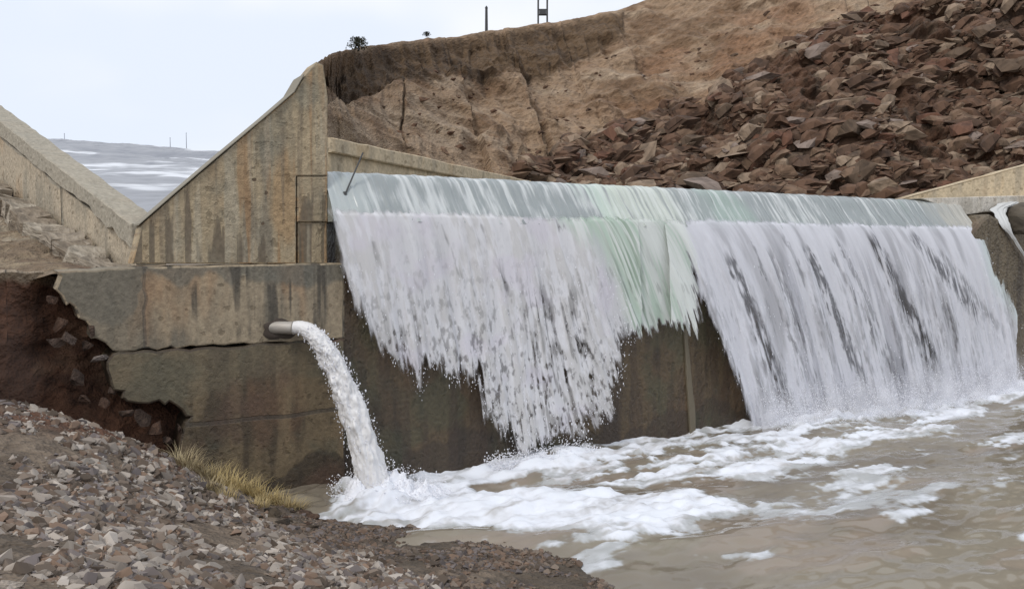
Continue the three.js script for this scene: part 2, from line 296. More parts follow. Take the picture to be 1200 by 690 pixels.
// ---- hillside: rows from foot to rim, then back over the plateau
const cols = [ // foot pixel + depth, rim pixel + depth
  [330, 320, 16.5, 322, 165, 17.5], [350, 250, 16.8, 347, 106, 18.6], [384, 215, 17.6, 371, 70, 20.5], [440, 222, 19.5, 402, 55, 24], [520, 228, 22.5, 470, 46, 30], [620, 236, 25, 560, 35, 35],
  [720, 242, 26, 640, 23, 38], [830, 246, 26.4, 740, 4, 41], [950, 250, 26, 860, -50, 42], [1060, 252, 25.4, 1000, -110, 42], [1200, 254, 25, 1200, -170, 40], [1420, 260, 23, 1450, -250, 38], [1800, 280, 20, 1850, -330, 36]];
const footP = new THREE.CatmullRomCurve3(cols.map(c => P(c[0], c[1], c[2]))), rimP = new THREE.CatmullRomCurve3(cols.map(c => P(c[3], c[4], c[5])));
const NC = cols.length - 1;
const rubTop = [[0, -.2], [4, -.1], [4.8, .06], [5.5, .18], [6.5, .32], [7.5, .42], [8.4, .48], [9.2, .54], [10, .72], [11, .8], [12, .8]];   // top of the rubble, share of the slope
const scarp = [[1.9, 1.2], [2.5, .80], [3, .70], [4, .62], [5, .62], [5.9, .66], [6.5, .74], [6.85, .84], [7, 1.2], [12, 1.2]];               // foot of the eroded scarp
function hillAt(a, b) { // a 0..NC, b 0..1 -> position and soil
  const f = footP.getPoint(a / NC), r = rimP.getPoint(a / NC);
  const sc = table(scarp, a) + .05 * fbm(a * 5, 2, 3), rt = table(rubTop, a) + .07 * fbm(a * 3, 7, 4);
  let bb = b; const inScarp = ss(0, .05, b - sc);
  let back = b, up = b;
  if (sc < 1.1) { // the slope runs out under the scarp, which stands nearly upright
    const k = clamp((b - sc) / (1 - sc)); back = b < sc ? b * (1.0) : lerp(sc, 1, Math.pow(k, 1.8) * .85 + .15 * k); }
  const p = V(lerp(f.x, r.x, back), lerp(f.y, r.y, up), lerp(f.z, r.z, back));
  const q = lerp(.9, 1, b); const out = V(r.z - f.z, 0, -(r.x - f.x)).normalize(); const o = V(f.x - r.x, 0, f.z - r.z).normalize();
  // ledges crossing the slope
  const L1 = b - (.50 + .085 * (a - 2.0)) , L2 = b - (.28 + .12 * (a - 5.2) + .02 * n2(a * 6, 1));
  let d = 0;
  if (a > 1.6 && a < 5.4) { d += .9 * (ss(.025, -.015, L1 + .02 * fbm(a * 6, 2, 3)) - .5); }
  if (a > 6.2 && a < 8.8) { const L3 = b - (.69 + .10 * (a - 6.4)); d += .4 * (ss(.03, -.02, L3) - .5); }
  if (a > 4.6 && a < 9) { const L4 = b - (.34 + .10 * (a - 5) + .03 * fbm(a * 4, 8, 3)); d += .7 * (ss(.02, -.02, L4) - .5) * ss(-.3, .2, fbm(a * 3, 4, 3)); }
  const rub = ss(.03, -.03, b - rt); const ck = ss(.022, .006, Math.abs(a - 3.72 - .5 * (b - .5) - .03 * n2(b * 14, 2))) * ss(.2, .26, b) * ss(.68, .62, b); d -= .22 * ck;
  const gul = ridge(a * 3.1 + .5 * n2(b * 6, a), b * 1.3, 4) - .5;
  d += (1 - rub) * (.45 * gul * (.6 + .4 * inScarp) + .3 * fbm3(p.x * .7, p.y * .7, p.z * .7, 5) + .45 * (ridge(p.x * .45 + p.y * .25, p.y * .8 - p.z * .15, 4) - .55) * ss(1.5, 2.5, a)) + inScarp * .34 * (ridge(a * 7, b * .8 + 3, 3) - .6);
  d += rub * (.75 * fbm3(p.x * .55, p.y * .55, p.z * .55, 4) + 1.0 * fbm3(p.x * 1.5, p.y * 2.0, p.z * 1.5, 4) + .1);
  d *= ss(.6, 1.8, a) * (1 - .8 * ss(.9, 1, b));
  p.addScaledVector(o, d); p.y += d * .35;
  // soil colours
  const nz = fbm3(p.x * .5, p.y * .8, p.z * .5, 4), nf = fbm3(p.x * 3, p.y * 3, p.z * 3, 3);
  let c = mix3([.335, .232, .15], [.205, .128, .075], ss(-.1, .25, nz + .4 * gul + .4 * nf));
  c = mix3(c, [.40, .30, .21], ss(.05, .35, fbm3(p.x * .35 + 9, p.y * 1.1, p.z * .35, 4)));
  c = mix3(c, [.27, .15, .085], .7 * ss(.1, .3, fbm3(p.x * .3 + 30, p.y * .5, p.z * .3, 3)) * ss(5, 8, a));
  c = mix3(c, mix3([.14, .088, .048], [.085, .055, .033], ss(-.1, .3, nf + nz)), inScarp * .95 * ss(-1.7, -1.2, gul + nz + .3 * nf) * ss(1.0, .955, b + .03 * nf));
  c = mix3(c, mix3([.125, .064, .038], [.07, .043, .027], ss(-.2, .25, nz + nf)), rub * .95);
  const m = 1 + .35 * nf;
  return { p, c: [c[0] * m, c[1] * m, c[2] * m], rub };
}
const soilDetail = paint(0, 4, 0, 4, 512, 512, (x, y) => { const f = fbm(x * 9, y * 9, 5), g = n2(x * 60, y * 60), k = .86 + f * .4 + g * .12; return [k, k * .985, k * .96, .5 + f * .8 + g * .15]; }, 'cb');
soilDetail.map.repeat.set(.25, .25); soilDetail.bump.repeat.set(.25, .25);
const hillMat = new THREE.MeshStandardMaterial({ vertexColors: true, map: soilDetail.map, bumpMap: soilDetail.bump, bumpScale: .06, roughness: 1 });
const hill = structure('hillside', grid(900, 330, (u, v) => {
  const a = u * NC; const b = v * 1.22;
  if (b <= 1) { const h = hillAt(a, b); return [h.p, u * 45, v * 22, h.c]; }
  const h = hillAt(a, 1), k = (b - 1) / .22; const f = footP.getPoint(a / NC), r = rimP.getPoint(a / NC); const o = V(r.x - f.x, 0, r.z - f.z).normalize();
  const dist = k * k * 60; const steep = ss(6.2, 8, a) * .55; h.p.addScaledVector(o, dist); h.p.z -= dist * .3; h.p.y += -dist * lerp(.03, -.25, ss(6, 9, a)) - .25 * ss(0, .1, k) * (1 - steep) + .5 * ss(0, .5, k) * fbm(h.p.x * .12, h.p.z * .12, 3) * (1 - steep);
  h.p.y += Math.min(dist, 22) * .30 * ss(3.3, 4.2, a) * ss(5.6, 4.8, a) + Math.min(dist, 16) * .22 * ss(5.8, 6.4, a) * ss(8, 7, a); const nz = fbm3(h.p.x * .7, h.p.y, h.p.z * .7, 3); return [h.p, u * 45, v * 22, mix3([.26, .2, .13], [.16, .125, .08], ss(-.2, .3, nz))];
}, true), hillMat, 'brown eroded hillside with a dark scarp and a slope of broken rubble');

// ---- rocks
function makeRocks(n, seed, flat) {
  const r = mulberry(seed), out = [];
  for (let i = 0; i < n; i++) {
    const pts = []; const m = 10 + Math.floor(r() * 5), fx = .7 + r() * .6, fy = flat * (.6 + r() * .7), fz = .6 + r() * .5;
    for (let k = 0; k < m; k++) { const th = r() * 6.283, z = r() * 2 - 1, s = Math.sqrt(1 - z * z), q = .75 + r() * .3; pts.push(V(Math.cos(th) * s * fx * q, z * fy * q, Math.sin(th) * s * fz * q)); }
    const g = new ConvexGeometry(pts); const p = g.attributes.position, uv = new Float32Array(p.count * 2);
    for (let k = 0; k < p.count; k++) { uv[k * 2] = p.getX(k) * .8 + p.getZ(k) * .4; uv[k * 2 + 1] = p.getY(k) * .8 + p.getZ(k) * .5; }
    g.setAttribute('uv', new THREE.BufferAttribute(uv, 2)); out.push(g);
  }
  return out;
}
const stoneTex = paint(0, 2, 0, 2, 256, 256, (x, y) => { const f = fbm(x * 3, y * 5, 5), k = .85 + f * .7; return [k, k * .98, k * .95, .5 + f]; }, 'cb');
const stoneMat = (r, g, b) => new THREE.MeshStandardMaterial({ color: new THREE.Color().setRGB(r, g, b), map: stoneTex.map, bumpMap: stoneTex.bump, bumpScale: .03, roughness: .95 });
const hillRockMats = [[.13, .073, .045], [.19, .122, .08], [.095, .056, .036], [.28, .205, .145], [.125, .085, .057], [.145, .07, .043], [.24, .185, .155]].map(c => stoneMat(...c));
const rocksA = makeRocks(14, 11, .5);
{
  const r = mulberry(404); const E = new THREE.Euler(), spots = [];
  for (let i = 0; i < 90000 && spots.length < 24000; i++) {
    const a = 3.4 + r() * 8, b = r() * .86, h = hillAt(a, b); if (h.rub < .5 && (r() > .03 || b > .7)) continue; const stray = h.rub < .5;
    const near = n2(h.p.x * .6, h.p.y * .9 + h.p.z * .3); if (near < -.5) continue;
    let s = .025 + Math.pow(r(), 5.5) * .42; if (stray) s *= .35; spots.push([h.p, s, a, b]);
  }
  spots.sort((x, y) => y[1] - x[1]);
  const big = spots.filter(s => s[2] < 10.6).slice(0, 296), bigSet = new Set(big), rest = spots.filter(s => !bigSet.has(s));
  const place = (s, o) => { o.position.copy(s[0]); o.position.y += s[1] * .1; o.rotation.set((r() - .5) * .9 + .5, (r() - .5) * 1.6, (r() - .5) * .8 + .3); o.scale.set(s[1] * (.9 + r() * 1.1), s[1] * (.8 + r() * .9), s[1] * (1 + r() * .5)); };
  for (const s of big) { const m = new THREE.Mesh(rocksA[Math.floor(r() * 14)], hillRockMats[Math.floor(r() * 7)]); m.name = 'rock'; m.castShadow = m.receiveShadow = true; place(s, m); hill.add(m); }
  // three larger pale blocks at the foot of the slope
  for (const [u, v, d, s, mi] of [[826, 214, 25.2, .85, 6], [1034, 222, 24.6, .62, 3], [985, 132, 29, .6, 3], [880, 155, 28.6, .5, 3]]) { const m = new THREE.Mesh(rocksA[mi], hillRockMats[mi === 6 ? 6 : 3]); m.name = 'rock'; m.position.copy(P(u, v, d)); m.scale.set(s, s * 1.25, s); m.rotation.set(.3, u, .4); m.castShadow = m.receiveShadow = true; hill.add(m); }
  const o = new THREE.Object3D(), im = new THREE.InstancedMesh(rocksA[3], new THREE.MeshStandardMaterial({ color: 0xffffff, map: stoneTex.map, roughness: .95 }), rest.length), col = new THREE.Color();
  rest.forEach((s, i) => { place(s, o); o.updateMatrix(); im.setMatrixAt(i, o.matrix); const q = hillRockMats[Math.floor(r() * r() * 7)].color; im.setColorAt(i, col.copy(q)); });
  im.name = 'rubble'; im.userData.kind = 'stuff'; im.castShadow = im.receiveShadow = true; hill.add(im);
}

// ---- dirt slope behind the block, up to the foot of the chute wall
{
  const nearPts = [[-420, 345, 8.2], [-150, 338, 9.6], [0, 336, 10.75], [62, 320, 11.3], [120, 317, 11.95], [158, 314, 12.35]].map(p => P(...p));
  const foot = (k) => { const p = c2.clone().lerp(c0, k); p.y -= lerp(2.2, .95, k); return p; };
  const nc = new THREE.CatmullRomCurve3(nearPts);
  const g = grid(260, 170, (u, v) => {
    const a = nc.getPoint(u), f = foot(lerp(.0, 1, Math.pow(u, .8))); const p = a.clone().lerp(f, v * 1.02); p.y -= .25 * Math.sin(v * 3.1) * (1 - u);
    const e = Math.sin(Math.PI * Math.min(1, v * 1.0)); p.y += (.12 * fbm(p.x * .9, p.z * .9, 4) + .08 * (ridge(p.x * .8 + p.z * .4, p.z * .7, 3) - .5) + .035 * fbm(p.x * 7, p.z * 7, 3)) * (.25 + e);
    const n = fbm(p.x * .8 + 4, p.z * .8, 4), f2 = fbm(p.x * 5, p.z * 5, 3); let c = mix3([.29, .225, .15], [.20, .145, .095], ss(-.15, .3, n + f2 * .5)); c = mix3(c, [.34, .285, .21], ss(.12, .35, fbm(p.x * 1.4, p.z * 1.4 + 8, 4)));
    c = mix3(c, [.14, .085, .055], ss(.1, .35, fbm(p.x * .7 + 21, p.z * 1.2, 4)) * .7); return [p, p.x, p.z, c]; }, true);
  structure('dirt_slope', g, hillMat, 'tan dirt slope beneath the chute wall');
  // broken footing slabs along the wall foot
  const r = mulberry(61); const slabMat = [stoneMat(.40, .35, .28), stoneMat(.33, .28, .22), stoneMat(.27, .22, .165)];
  for (let i = 0; i < 15; i++) {
    const k = .52 + i * .032, p = foot(k), q = V(c0.x - c2.x, 0, c0.z - c2.z).normalize(), nn = V(-q.z, 0, q.x); p.addScaledVector(nn, .28 + r() * .12); p.y += .12;
    const sx = .30 + r() * .14, g = new THREE.BoxGeometry(sx * 2, .24 + r() * .1, .5, 4, 2, 3); const a = g.attributes.position; for (let j = 0; j < a.count; j++) a.setXYZ(j, a.getX(j) + .05 * n3(a.getX(j) * 4 + i * 3, a.getY(j) * 4, a.getZ(j) * 4), a.getY(j) + .06 * n3(a.getX(j) * 4, a.getY(j) * 4 + i * 5, a.getZ(j) * 4), a.getZ(j) + .08 * n3(a.getX(j) * 4, a.getY(j) * 4, a.getZ(j) * 4 + i)); g.computeVertexNormals();
    const m = single('footing_slab', g, slabMat[Math.floor(r() * 3)], 'broken pale slab lying along the foot of the chute wall', 'slab', 'broken slabs below the chute wall');
    m.position.copy(p); m.rotation.set((r() - .5) * .3, Math.atan2(-q.z, q.x) + (r() - .5) * .3, -.27 + (r() - .5) * .2, 'YXZ');
  }
}

// ---- gravel bank (height field through surveyed points)
const bankPts = [];
{
  const add = (u, v, d) => { const p = P(u, v, d); bankPts.push([p.x, p.z, p.y]); }, w = (u, v, y = -.03) => { const p = PW(u, v, y); bankPts.push([p.x, p.z, y]); };
  w(372, 607); w(430, 617); w(500, 625); w(600, 640); w(690, 656); w(738, 690); w(770, 760); w(700, 600, -.45); w(900, 690, -.5); w(500, 585, -.4); w(420, 585, -.3); w(1000, 900, -.4); w(820, 900, .0);
  add(0, 690, 4.5); add(200, 690, 5.2); add(400, 690, 6.6); add(600, 690, 8.05); add(300, 640, 8.0); add(150, 620, 7.0); add(0, 600, 6.3); add(0, 480, 9.4); add(100, 497, 9.8); add(200, 537, 10.2); add(240, 566, 10.3); add(300, 588, 10.5); add(345, 600, 10.9); add(150, 560, 8.7); add(250, 605, 9.1); add(60, 540, 8); add(480, 660, 8.4); add(-200, 520, 8.0); add(-200, 650, 5.0);
  for (const [t, o, y] of [[-4.6, .1, 1.85], [-3.9, .1, 1.62], [-3.2, .0, 1.15], [-2.4, 0, .72], [-1.5, 0, .22], [-.8, 0, -.2], [0, 0, -.5], [2, .5, -.7], [-6, 0, 2.0], [-3.4, -1, 1.3], [-6, -1, 2.2]]) { const p = wp(t, y, o); bankPts.push([p.x, p.z, y]); }
  for (const q of [[0, 0, 1.75], [-3, -1, 1.85], [3, -2, 1.0], [5, 0, .9], [3, -6, .0], [6, -5, -.4], [-9, -6, 2.1], [-7, 0, 2.0], [0, 5, 1.9], [12, -10, -.7], [6, -14, -.7]]) bankPts.push(q);
}
const bankRBF = (() => { // thin plate spline
  const n = bankPts.length, m = n + 3, M = Array.from({ length: m }, () => new Float64Array(m + 1)); const U = (r2) => r2 < 1e-9 ? 0 : r2 * Math.log(r2) * .5;
  for (let i = 0; i < n; i++) { for (let j = 0; j < n; j++) M[i][j] = U((bankPts[i][0] - bankPts[j][0]) ** 2 + (bankPts[i][1] - bankPts[j][1]) ** 2) + (i === j ? .05 : 0); M[i][n] = M[n][i] = 1; M[i][n + 1] = M[n + 1][i] = bankPts[i][0]; M[i][n + 2] = M[n + 2][i] = bankPts[i][1]; M[i][m] = bankPts[i][2]; }
  for (let c = 0; c < m; c++) { let p = c; for (let i = c + 1; i < m; i++) if (Math.abs(M[i][c]) > Math.abs(M[p][c])) p = i;[M[c], M[p]] = [M[p], M[c]]; for (let i = 0; i < m; i++) if (i !== c) { const f = M[i][c] / M[c][c]; if (f) for (let k = c; k <= m; k++) M[i][k] -= f * M[c][k]; } }
  const w = M.map((r, i) => r[m] / r[i]);
  return (x, z) => { let s = w[n] + w[n + 1] * x + w[n + 2] * z; for (let i = 0; i < n; i++) s += w[i] * U((x - bankPts[i][0]) ** 2 + (z - bankPts[i][1]) ** 2); return s; };
})();
const bankY = (x, z) => clamp(bankRBF(x, z), -1.2, 2.6) + .07 * fbm(x * 1.6, z * 1.6, 4) + .035 * fbm(x * 6, z * 6, 4);
const toWall = (x, z) => (x - O.x) * N.x + (z - O.z) * N.z, alongWall = (x, z) => (x - O.x) * D.x + (z - O.z) * D.z;
const redSoil = (x, z) => ss(2.5, 1.4, toWall(x, z) + .5 * fbm(x * 1.5, z * 1.5, 4)) * ss(-1.6, -2.4, alongWall(x, z));
const bankCol = (x, z, y) => {
  const n = fbm(x * 1.2, z * 1.2, 4), f = fbm(x * 8, z * 8, 3);
  let c = mix3([.20, .155, .115], [.115, .088, .064], ss(-.2, .3, n + f * .6)); c = mix3(c, [.17, .115, .085], .6 * ss(.05, .35, fbm(x * .7 + 8, z * .7, 4)));
  c = mix3(c, [.095, .075, .055], ss(.02, .12, .42 + .3 * fbm(x * 1.4, z * 1.4 + 3, 4) + .1 * f - y) * .75);   // damp silt by the water, blotchy edge
  c = mix3(c, mix3([.15, .072, .042], [.105, .055, .035], ss(-.2, .3, f + n)), redSoil(x, z)); return c;
};
const bank = structure('gravel_bank', grid(420, 420, (u, v) => { const x = lerp(-13, 9, u), z = lerp(6, -14.5, v); const y = bankY(x, z); return [V(x, y, z), x, z, bankCol(x, z, y)]; }, true), hillMat, 'stony grey brown river bank sloping to the water');

// ---- eroded red soil bluff left of the block
{
  const g = grid(220, 120, (u, v) => {
    const t = lerp(-9.5, -1.6, u); const top = wt(clamp(lerp(-140, 66, (t + 4.9) / 1.3), -140, 66), 330)[1];
    const topY = t < -3.7 ? lerp(3.16, 3.2, ss(-6, -3.8, t)) : lerp(3.2, 3.0, ss(-3.7, -3, t)); const base = lerp(1.75, -.3, ss(-4.2, -1.6, t));
    let y = lerp(base - .3, topY, Math.min(1, v * 1.08)), k = clamp(v * 1.08);
    let o = lerp(.42, -.75, ss(-4.15, -3.35, t + .25 * fbm(y * 1.5, 3, 3))) + .55 * Math.pow(1 - k, 2.0);
    o += .30 * fbm(t * 1.3, y * 1.3, 5) + .10 * fbm(t * 5, y * 5, 3) - .16 * ss(.96, .86, k) * ss(.3, .8, k);
    if (v * 1.08 > 1) { const e = (v * 1.08 - 1) / .08; o -= e * 1.3; y += .04 * fbm(t * 3, e * 4, 3); }
    y += .04 * fbm(t * 4 + 9, y * 4, 3); const p = wp(t, y, o);
    const n = fbm(t * 1.5, y * 1.5, 4), f = fbm(t * 9, y * 9, 3); let c = mix3([.15, .072, .042], [.085, .043, .027], ss(-.15, .3, n + f * .6)); c = mix3(c, [.20, .12, .075], ss(.1, .35, fbm(t * 2.5 + 5, y * 2.5, 4)) * .6);
    c = mix3(c, [.30, .235, .165], ss(.90, .96, k + .05 * n)); return [p, t, y, c]; }, true);
  const bl = structure('soil_bluff', g, hillMat, 'undercut bluff of red brown soil beside the concrete block');
  const r = mulberry(90), mats = [stoneMat(.24, .2, .18), stoneMat(.13, .09, .07), stoneMat(.085, .055, .04), stoneMat(.09, .05, .032)];
  for (const [u, v, s, mi] of [[115, 420, .13, 0], [62, 400, .12, 1], [80, 395, .10, 1], [100, 405, .1, 2], [88, 440, .12, 2], [130, 455, .09, 1], [70, 380, .11, 3], [104, 385, .08, 2], [145, 480, .11, 2], [165, 488, .12, 2], [180, 500, .13, 3], [195, 512, .12, 2], [120, 470, .1, 3], [95, 465, .11, 3], [60, 350, .09, 3], [205, 500, .09, 2]]) {
    const q = wt(u, v, -.2); const m = new THREE.Mesh(rocksA[Math.floor(r() * 14)], mats[mi]); m.name = 'stone'; m.position.copy(wp(q[0], q[1], -.12 + r() * .2)); m.scale.setScalar(s * 1.2); m.rotation.set(r() * 6, r() * 6, r() * 6); m.castShadow = m.receiveShadow = true; bl.add(m); }
}

// ---- bank stones and gravel
const rocksB = makeRocks(14, 29, .75);
{
  const r = mulberry(77); const tones = [[.30, .255, .215], [.2, .155, .12], [.37, .32, .27], [.115, .085, .062], [.2, .135, .095], [.165, .138, .128], [.42, .37, .32]]; const mats = tones.map(c => stoneMat(...c));
  const spots = [];
  const onBank = (x, z) => { const o = toWall(x, z); return o > .35 || alongWall(x, z) < -9; };
  for (let i = 0; i < 700000 && spots.length < 90000; i++) {
    const d = 3.6 + Math.pow(r(), .8) * 8, u = -140 + r() * 960, x = (u - 600) / 1000 * d, z = -d; if (!onBank(x, z)) continue; const y = bankY(x, z); if (y < -.04) continue;
    const red = redSoil(x, z); if (r() < red * .86) continue; const wetz = ss(.55, .2, y); const clump = fbm(x * 1.1 + 5, z * 1.1, 3); if (r() < .42 - clump * 2.0 - .8 * fbm(x * 4, z * 4, 3)) continue;
    let s = .009 + Math.pow(r(), 7) * .075 * (1 - .4 * wetz); spots.push([x, y, z, s, wetz, s / d]);
  }
  spots.sort((a, b) => b[5] - a[5]);
  const place = (s, o) => { o.position.set(s[0], s[1] + s[3] * .02, s[2]); o.rotation.set((r() - .5) * .8, r() * 6.28, (r() - .5) * .8); o.scale.set(s[3] * (1 + r() * .7), s[3] * (.7 + r() * .6), s[3] * (.9 + r() * .5)); };
  const pick = (s) => { const q = r(); return s[4] > .5 ? [1, 3, 5, 4][Math.floor(q * 4)] : q < .06 ? 6 : Math.floor(r() * 6); };
  for (const s of spots.slice(0, 298)) { const m = new THREE.Mesh(rocksB[Math.floor(r() * 14)], mats[pick(s)]); m.name = 'stone'; m.castShadow = m.receiveShadow = true; place(s, m); bank.add(m); }
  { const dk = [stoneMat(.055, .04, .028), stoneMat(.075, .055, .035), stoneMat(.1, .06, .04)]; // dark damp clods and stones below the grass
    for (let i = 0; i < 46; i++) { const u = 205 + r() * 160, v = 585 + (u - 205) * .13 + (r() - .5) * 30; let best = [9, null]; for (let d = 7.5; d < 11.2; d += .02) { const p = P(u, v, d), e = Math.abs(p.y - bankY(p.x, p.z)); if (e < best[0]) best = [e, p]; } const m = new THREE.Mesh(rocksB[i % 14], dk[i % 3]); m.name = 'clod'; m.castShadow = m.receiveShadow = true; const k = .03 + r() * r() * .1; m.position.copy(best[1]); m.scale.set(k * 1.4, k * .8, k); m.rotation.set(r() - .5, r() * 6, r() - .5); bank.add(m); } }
  const rest = spots.slice(298), o = new THREE.Object3D(), col = new THREE.Color();
  for (let v = 0; v < 4; v++) { const sub = rest.filter((_, i) => i % 4 === v); const im = new THREE.InstancedMesh(rocksB[v * 3], new THREE.MeshStandardMaterial({ color: 0xffffff, roughness: .95 }), sub.length);
    sub.forEach((s, i) => { place(s, o); o.updateMatrix(); im.setMatrixAt(i, o.matrix); const t = tones[pick(s)], k = (s[4] > .5 ? .85 : .98) * (.6 + .6 * r()); im.setColorAt(i, col.setRGB(t[0] * k, t[1] * k, t[2] * k)); });
    im.name = 'gravel'; im.userData.kind = 'stuff'; im.castShadow = im.receiveShadow = true; bank.add(im); }
}

// ================================================================ water
// ---- river: murky brown with foam rafts; foam outlines in world metres on the water plane
const foamPoly = (list) => list.map(p => { const q = PW(p[0], p[1]); return [q.x, q.z]; });
const fpJet = foamPoly([[372, 606], [400, 575], [440, 560], [520, 556], [560, 566], [640, 568], [720, 574], [800, 572], [880, 585], [885, 600], [830, 612], [790, 628], [720, 640], [650, 638], [560, 626], [470, 617]]);
const fpMid = foamPoly([[470, 545], [600, 524], [720, 512], [870, 494], [1000, 478], [1200, 445], [1300, 425], [1300, 452], [1200, 466], [1115, 490], [1118, 508], [1010, 520], [975, 545], [880, 556], [800, 560], [700, 566], [600, 562], [480, 566]]);
const fpFall = foamPoly([[850, 496], [1000, 474], [1200, 440], [1320, 420], [1320, 452], [1200, 464], [1080, 480], [960, 492], [860, 504]]);
const flowA = 59.5 * Math.PI / 180;
const foamAt = (x, z) => {
  const wx = x + .22 * fbm(x * 1.7, z * 1.7, 4), wz = z + .22 * fbm(x * 1.7 + 30, z * 1.7, 4);
  const al = x * D.x + z * D.z, ac = x * N.x + z * N.z; // along and across the weir
  const str = fbm(al * .9 + .6 * fbm(x, z, 2), ac * 2.6, 5), fine = fbm(x * 6, z * 6, 4), lace = ridge(wx * 2.1, wz * 2.1, 4) - .5;
  let f = 0;
  const j = sdPoly(fpJet, wx, wz); f = Math.max(f, ss(-.12, .28, j + .22 * fine + .45 * str + .12 * lace));
  const m = sdPoly(fpMid, wx, wz); f = Math.max(f, ss(-.2, .35, m) * ss(-.22, .28, str * 1.1 + fine * .4 + lace * .3 + .26));
  const q = sdPoly(fpFall, wx, wz); f = Math.max(f, ss(-.35, .15, q + .25 * fine));
  const rim = ss(.09, .0, Math.abs(m - .02 + .05 * fine)); f = Math.max(f, rim * .8 * ss(-.1, .2, str + .2));
  const far = ss(.22, .42, fbm(al * .5 + 9, ac * 1.7, 4) + .5 * fine * .5) * .7; f = Math.max(f, far * ss(-11, -14, z));
  const near = ss(.22, .45, fbm(al * .7 + 29, ac * 1.6 + 4, 5) + .12 * fine) * .45; f = Math.max(f, near);
  return clamp(f);
};
const LAND = PW(440, 580);
const riverY = (x, z, f) => {
  const al = x * D.x + z * D.z, ac = x * N.x + z * N.z; const wv = .10 * n2(al * .5, ac * 1.1) + .07 * fbm(al * 1.1, ac * 2.3, 4) + .012 * fbm(x * 5, z * 7, 3);
  const r2 = (x - LAND.x) ** 2 + (z - LAND.z) ** 2; const churn = Math.exp(-r2 / .5) * (.14 + .30 * fbm(x * 4.5, z * 4.5, 4)) + Math.exp(-r2 / 3) * .12 * fbm(x * 3, z * 3, 4);
  const o = toWall(x, z), fl = ss(1.3, .2, o) * ss(7.5, 9.5, alongWall(x, z)) * (.08 + .22 * fbm(x * 3, z * 3, 4));
  return wv * 1.15 + f * (.05 + .09 * fbm(al * 2.2, ac * 5, 4) + .05 * fbm(x * 7, z * 7, 3)) + churn + fl;
};
{
  const x0 = -6, x1 = 26, z0 = -27, z1 = -5.5;
  const tx = paint(x0, x1, z0, z1, 2048, 1408, (x, z) => {
    const f = foamAt(x, z), al = x * D.x + z * D.z, ac = x * N.x + z * N.z, m = fbm(al * .4, ac * .9, 4), k = fbm(al * 1.3 + .5 * fbm(x * 2, z * 2, 3), ac * 6, 5) * 4.6 + fbm(x * 13, z * 13, 3) * 1.4;
    let c = mix3([.255, .222, .17], [.19, .162, .124], ss(-.2, .25, m)); c = mix3(c, [.29, .235, .185], .6 * ss(.05, .3, fbm(al * .6 + 50, ac * 1.3, 4)));
    const aer = ss(.0, .3, f) * (1 - ss(.45, 1, f)); c = mix3(c, [.46, .475, .48], aer * .8);
    c = mix3(c, [.76, .78, .83], ss(.12, 1.15, f * 1.12 + k * .17 * ss(0, .25, f) - .04)); return [c[0], c[1], c[2], 0, 0, lerp(.09, .75, ss(.15, .7, f))]; }, 'cr');
  const g = grid(560, 400, (u, v) => { const x = lerp(x0, x1, u), z = lerp(z1, z0, v), f = foamAt(x, z); return [V(x, riverY(x, z, f), z), x, z]; });
  structure('river', g, new THREE.MeshPhysicalMaterial({ map: tx.map, roughnessMap: tx.rough, roughness: 1, ior: 1.33 }), 'murky brown river churned with white foam below the weir');
}

// ---- water over the cap and the falls, one map in wall coordinates (t, y)
const fallLeft = px([[380, 235], [470, 235], [640, 235], [640, 250], [690, 285], [716, 335], [728, 385], [714, 430], [704, 462], [697, 486], [688, 488], [682, 470], [672, 480], [666, 518], [652, 522], [644, 510], [634, 522], [618, 516], [604, 526], [588, 514], [572, 492], [558, 484], [553, 462], [550, 432], [540, 448], [528, 436], [514, 446], [504, 424], [488, 428], [478, 458], [472, 440], [462, 430], [432, 400], [408, 356], [394, 322]]);
const fallMid = px([[620, 235], [800, 235], [808, 300], [800, 384], [768, 386], [735, 388], [690, 392], [660, 300]]);
const fallRight = px([[785, 235], [1140, 240], [1152, 320], [1186, 380], [1196, 475], [866, 505], [846, 440], [826, 390], [806, 350]]);
const slip = (h, t = 9) => (.25 * h + .35 * Math.sqrt(Math.max(0, h))) * lerp(.42, 1, ss(3.5, 6.5, t));   // sideways run of the water while it drops h
const gaps = [[1085, 290, 1160, 390, .1, .4], [960, 290, 1040, 455, .09, .5], [1008, 268, 1086, 446, .2, .95], [1056, 270, 1132, 372, .17, .85], [930, 282, 1003, 464, .14, .9], [888, 284, 952, 476, .09, .55], [838, 290, 912, 486, .17, .9], [866, 275, 935, 460, .05, .4], [968, 272, 1030, 420, .06, .5], [905, 268, 960, 400, .05, .35]].map(g => ({ a: wt(g[0], g[1]), b: wt(g[2], g[3]), w: g[4], s: g[5] }));
const gapsLeft = [[432, 285, 442, 325, .05, .6], [512, 265, 535, 330, .04, .6], [560, 265, 590, 345, .05, .5], [545, 265, 585, 330, .03, .4], [470, 300, 490, 350, .04, .4]].map(g => ({ a: wt(g[0], g[1]), b: wt(g[2], g[3]), w: g[4], s: g[5] }));
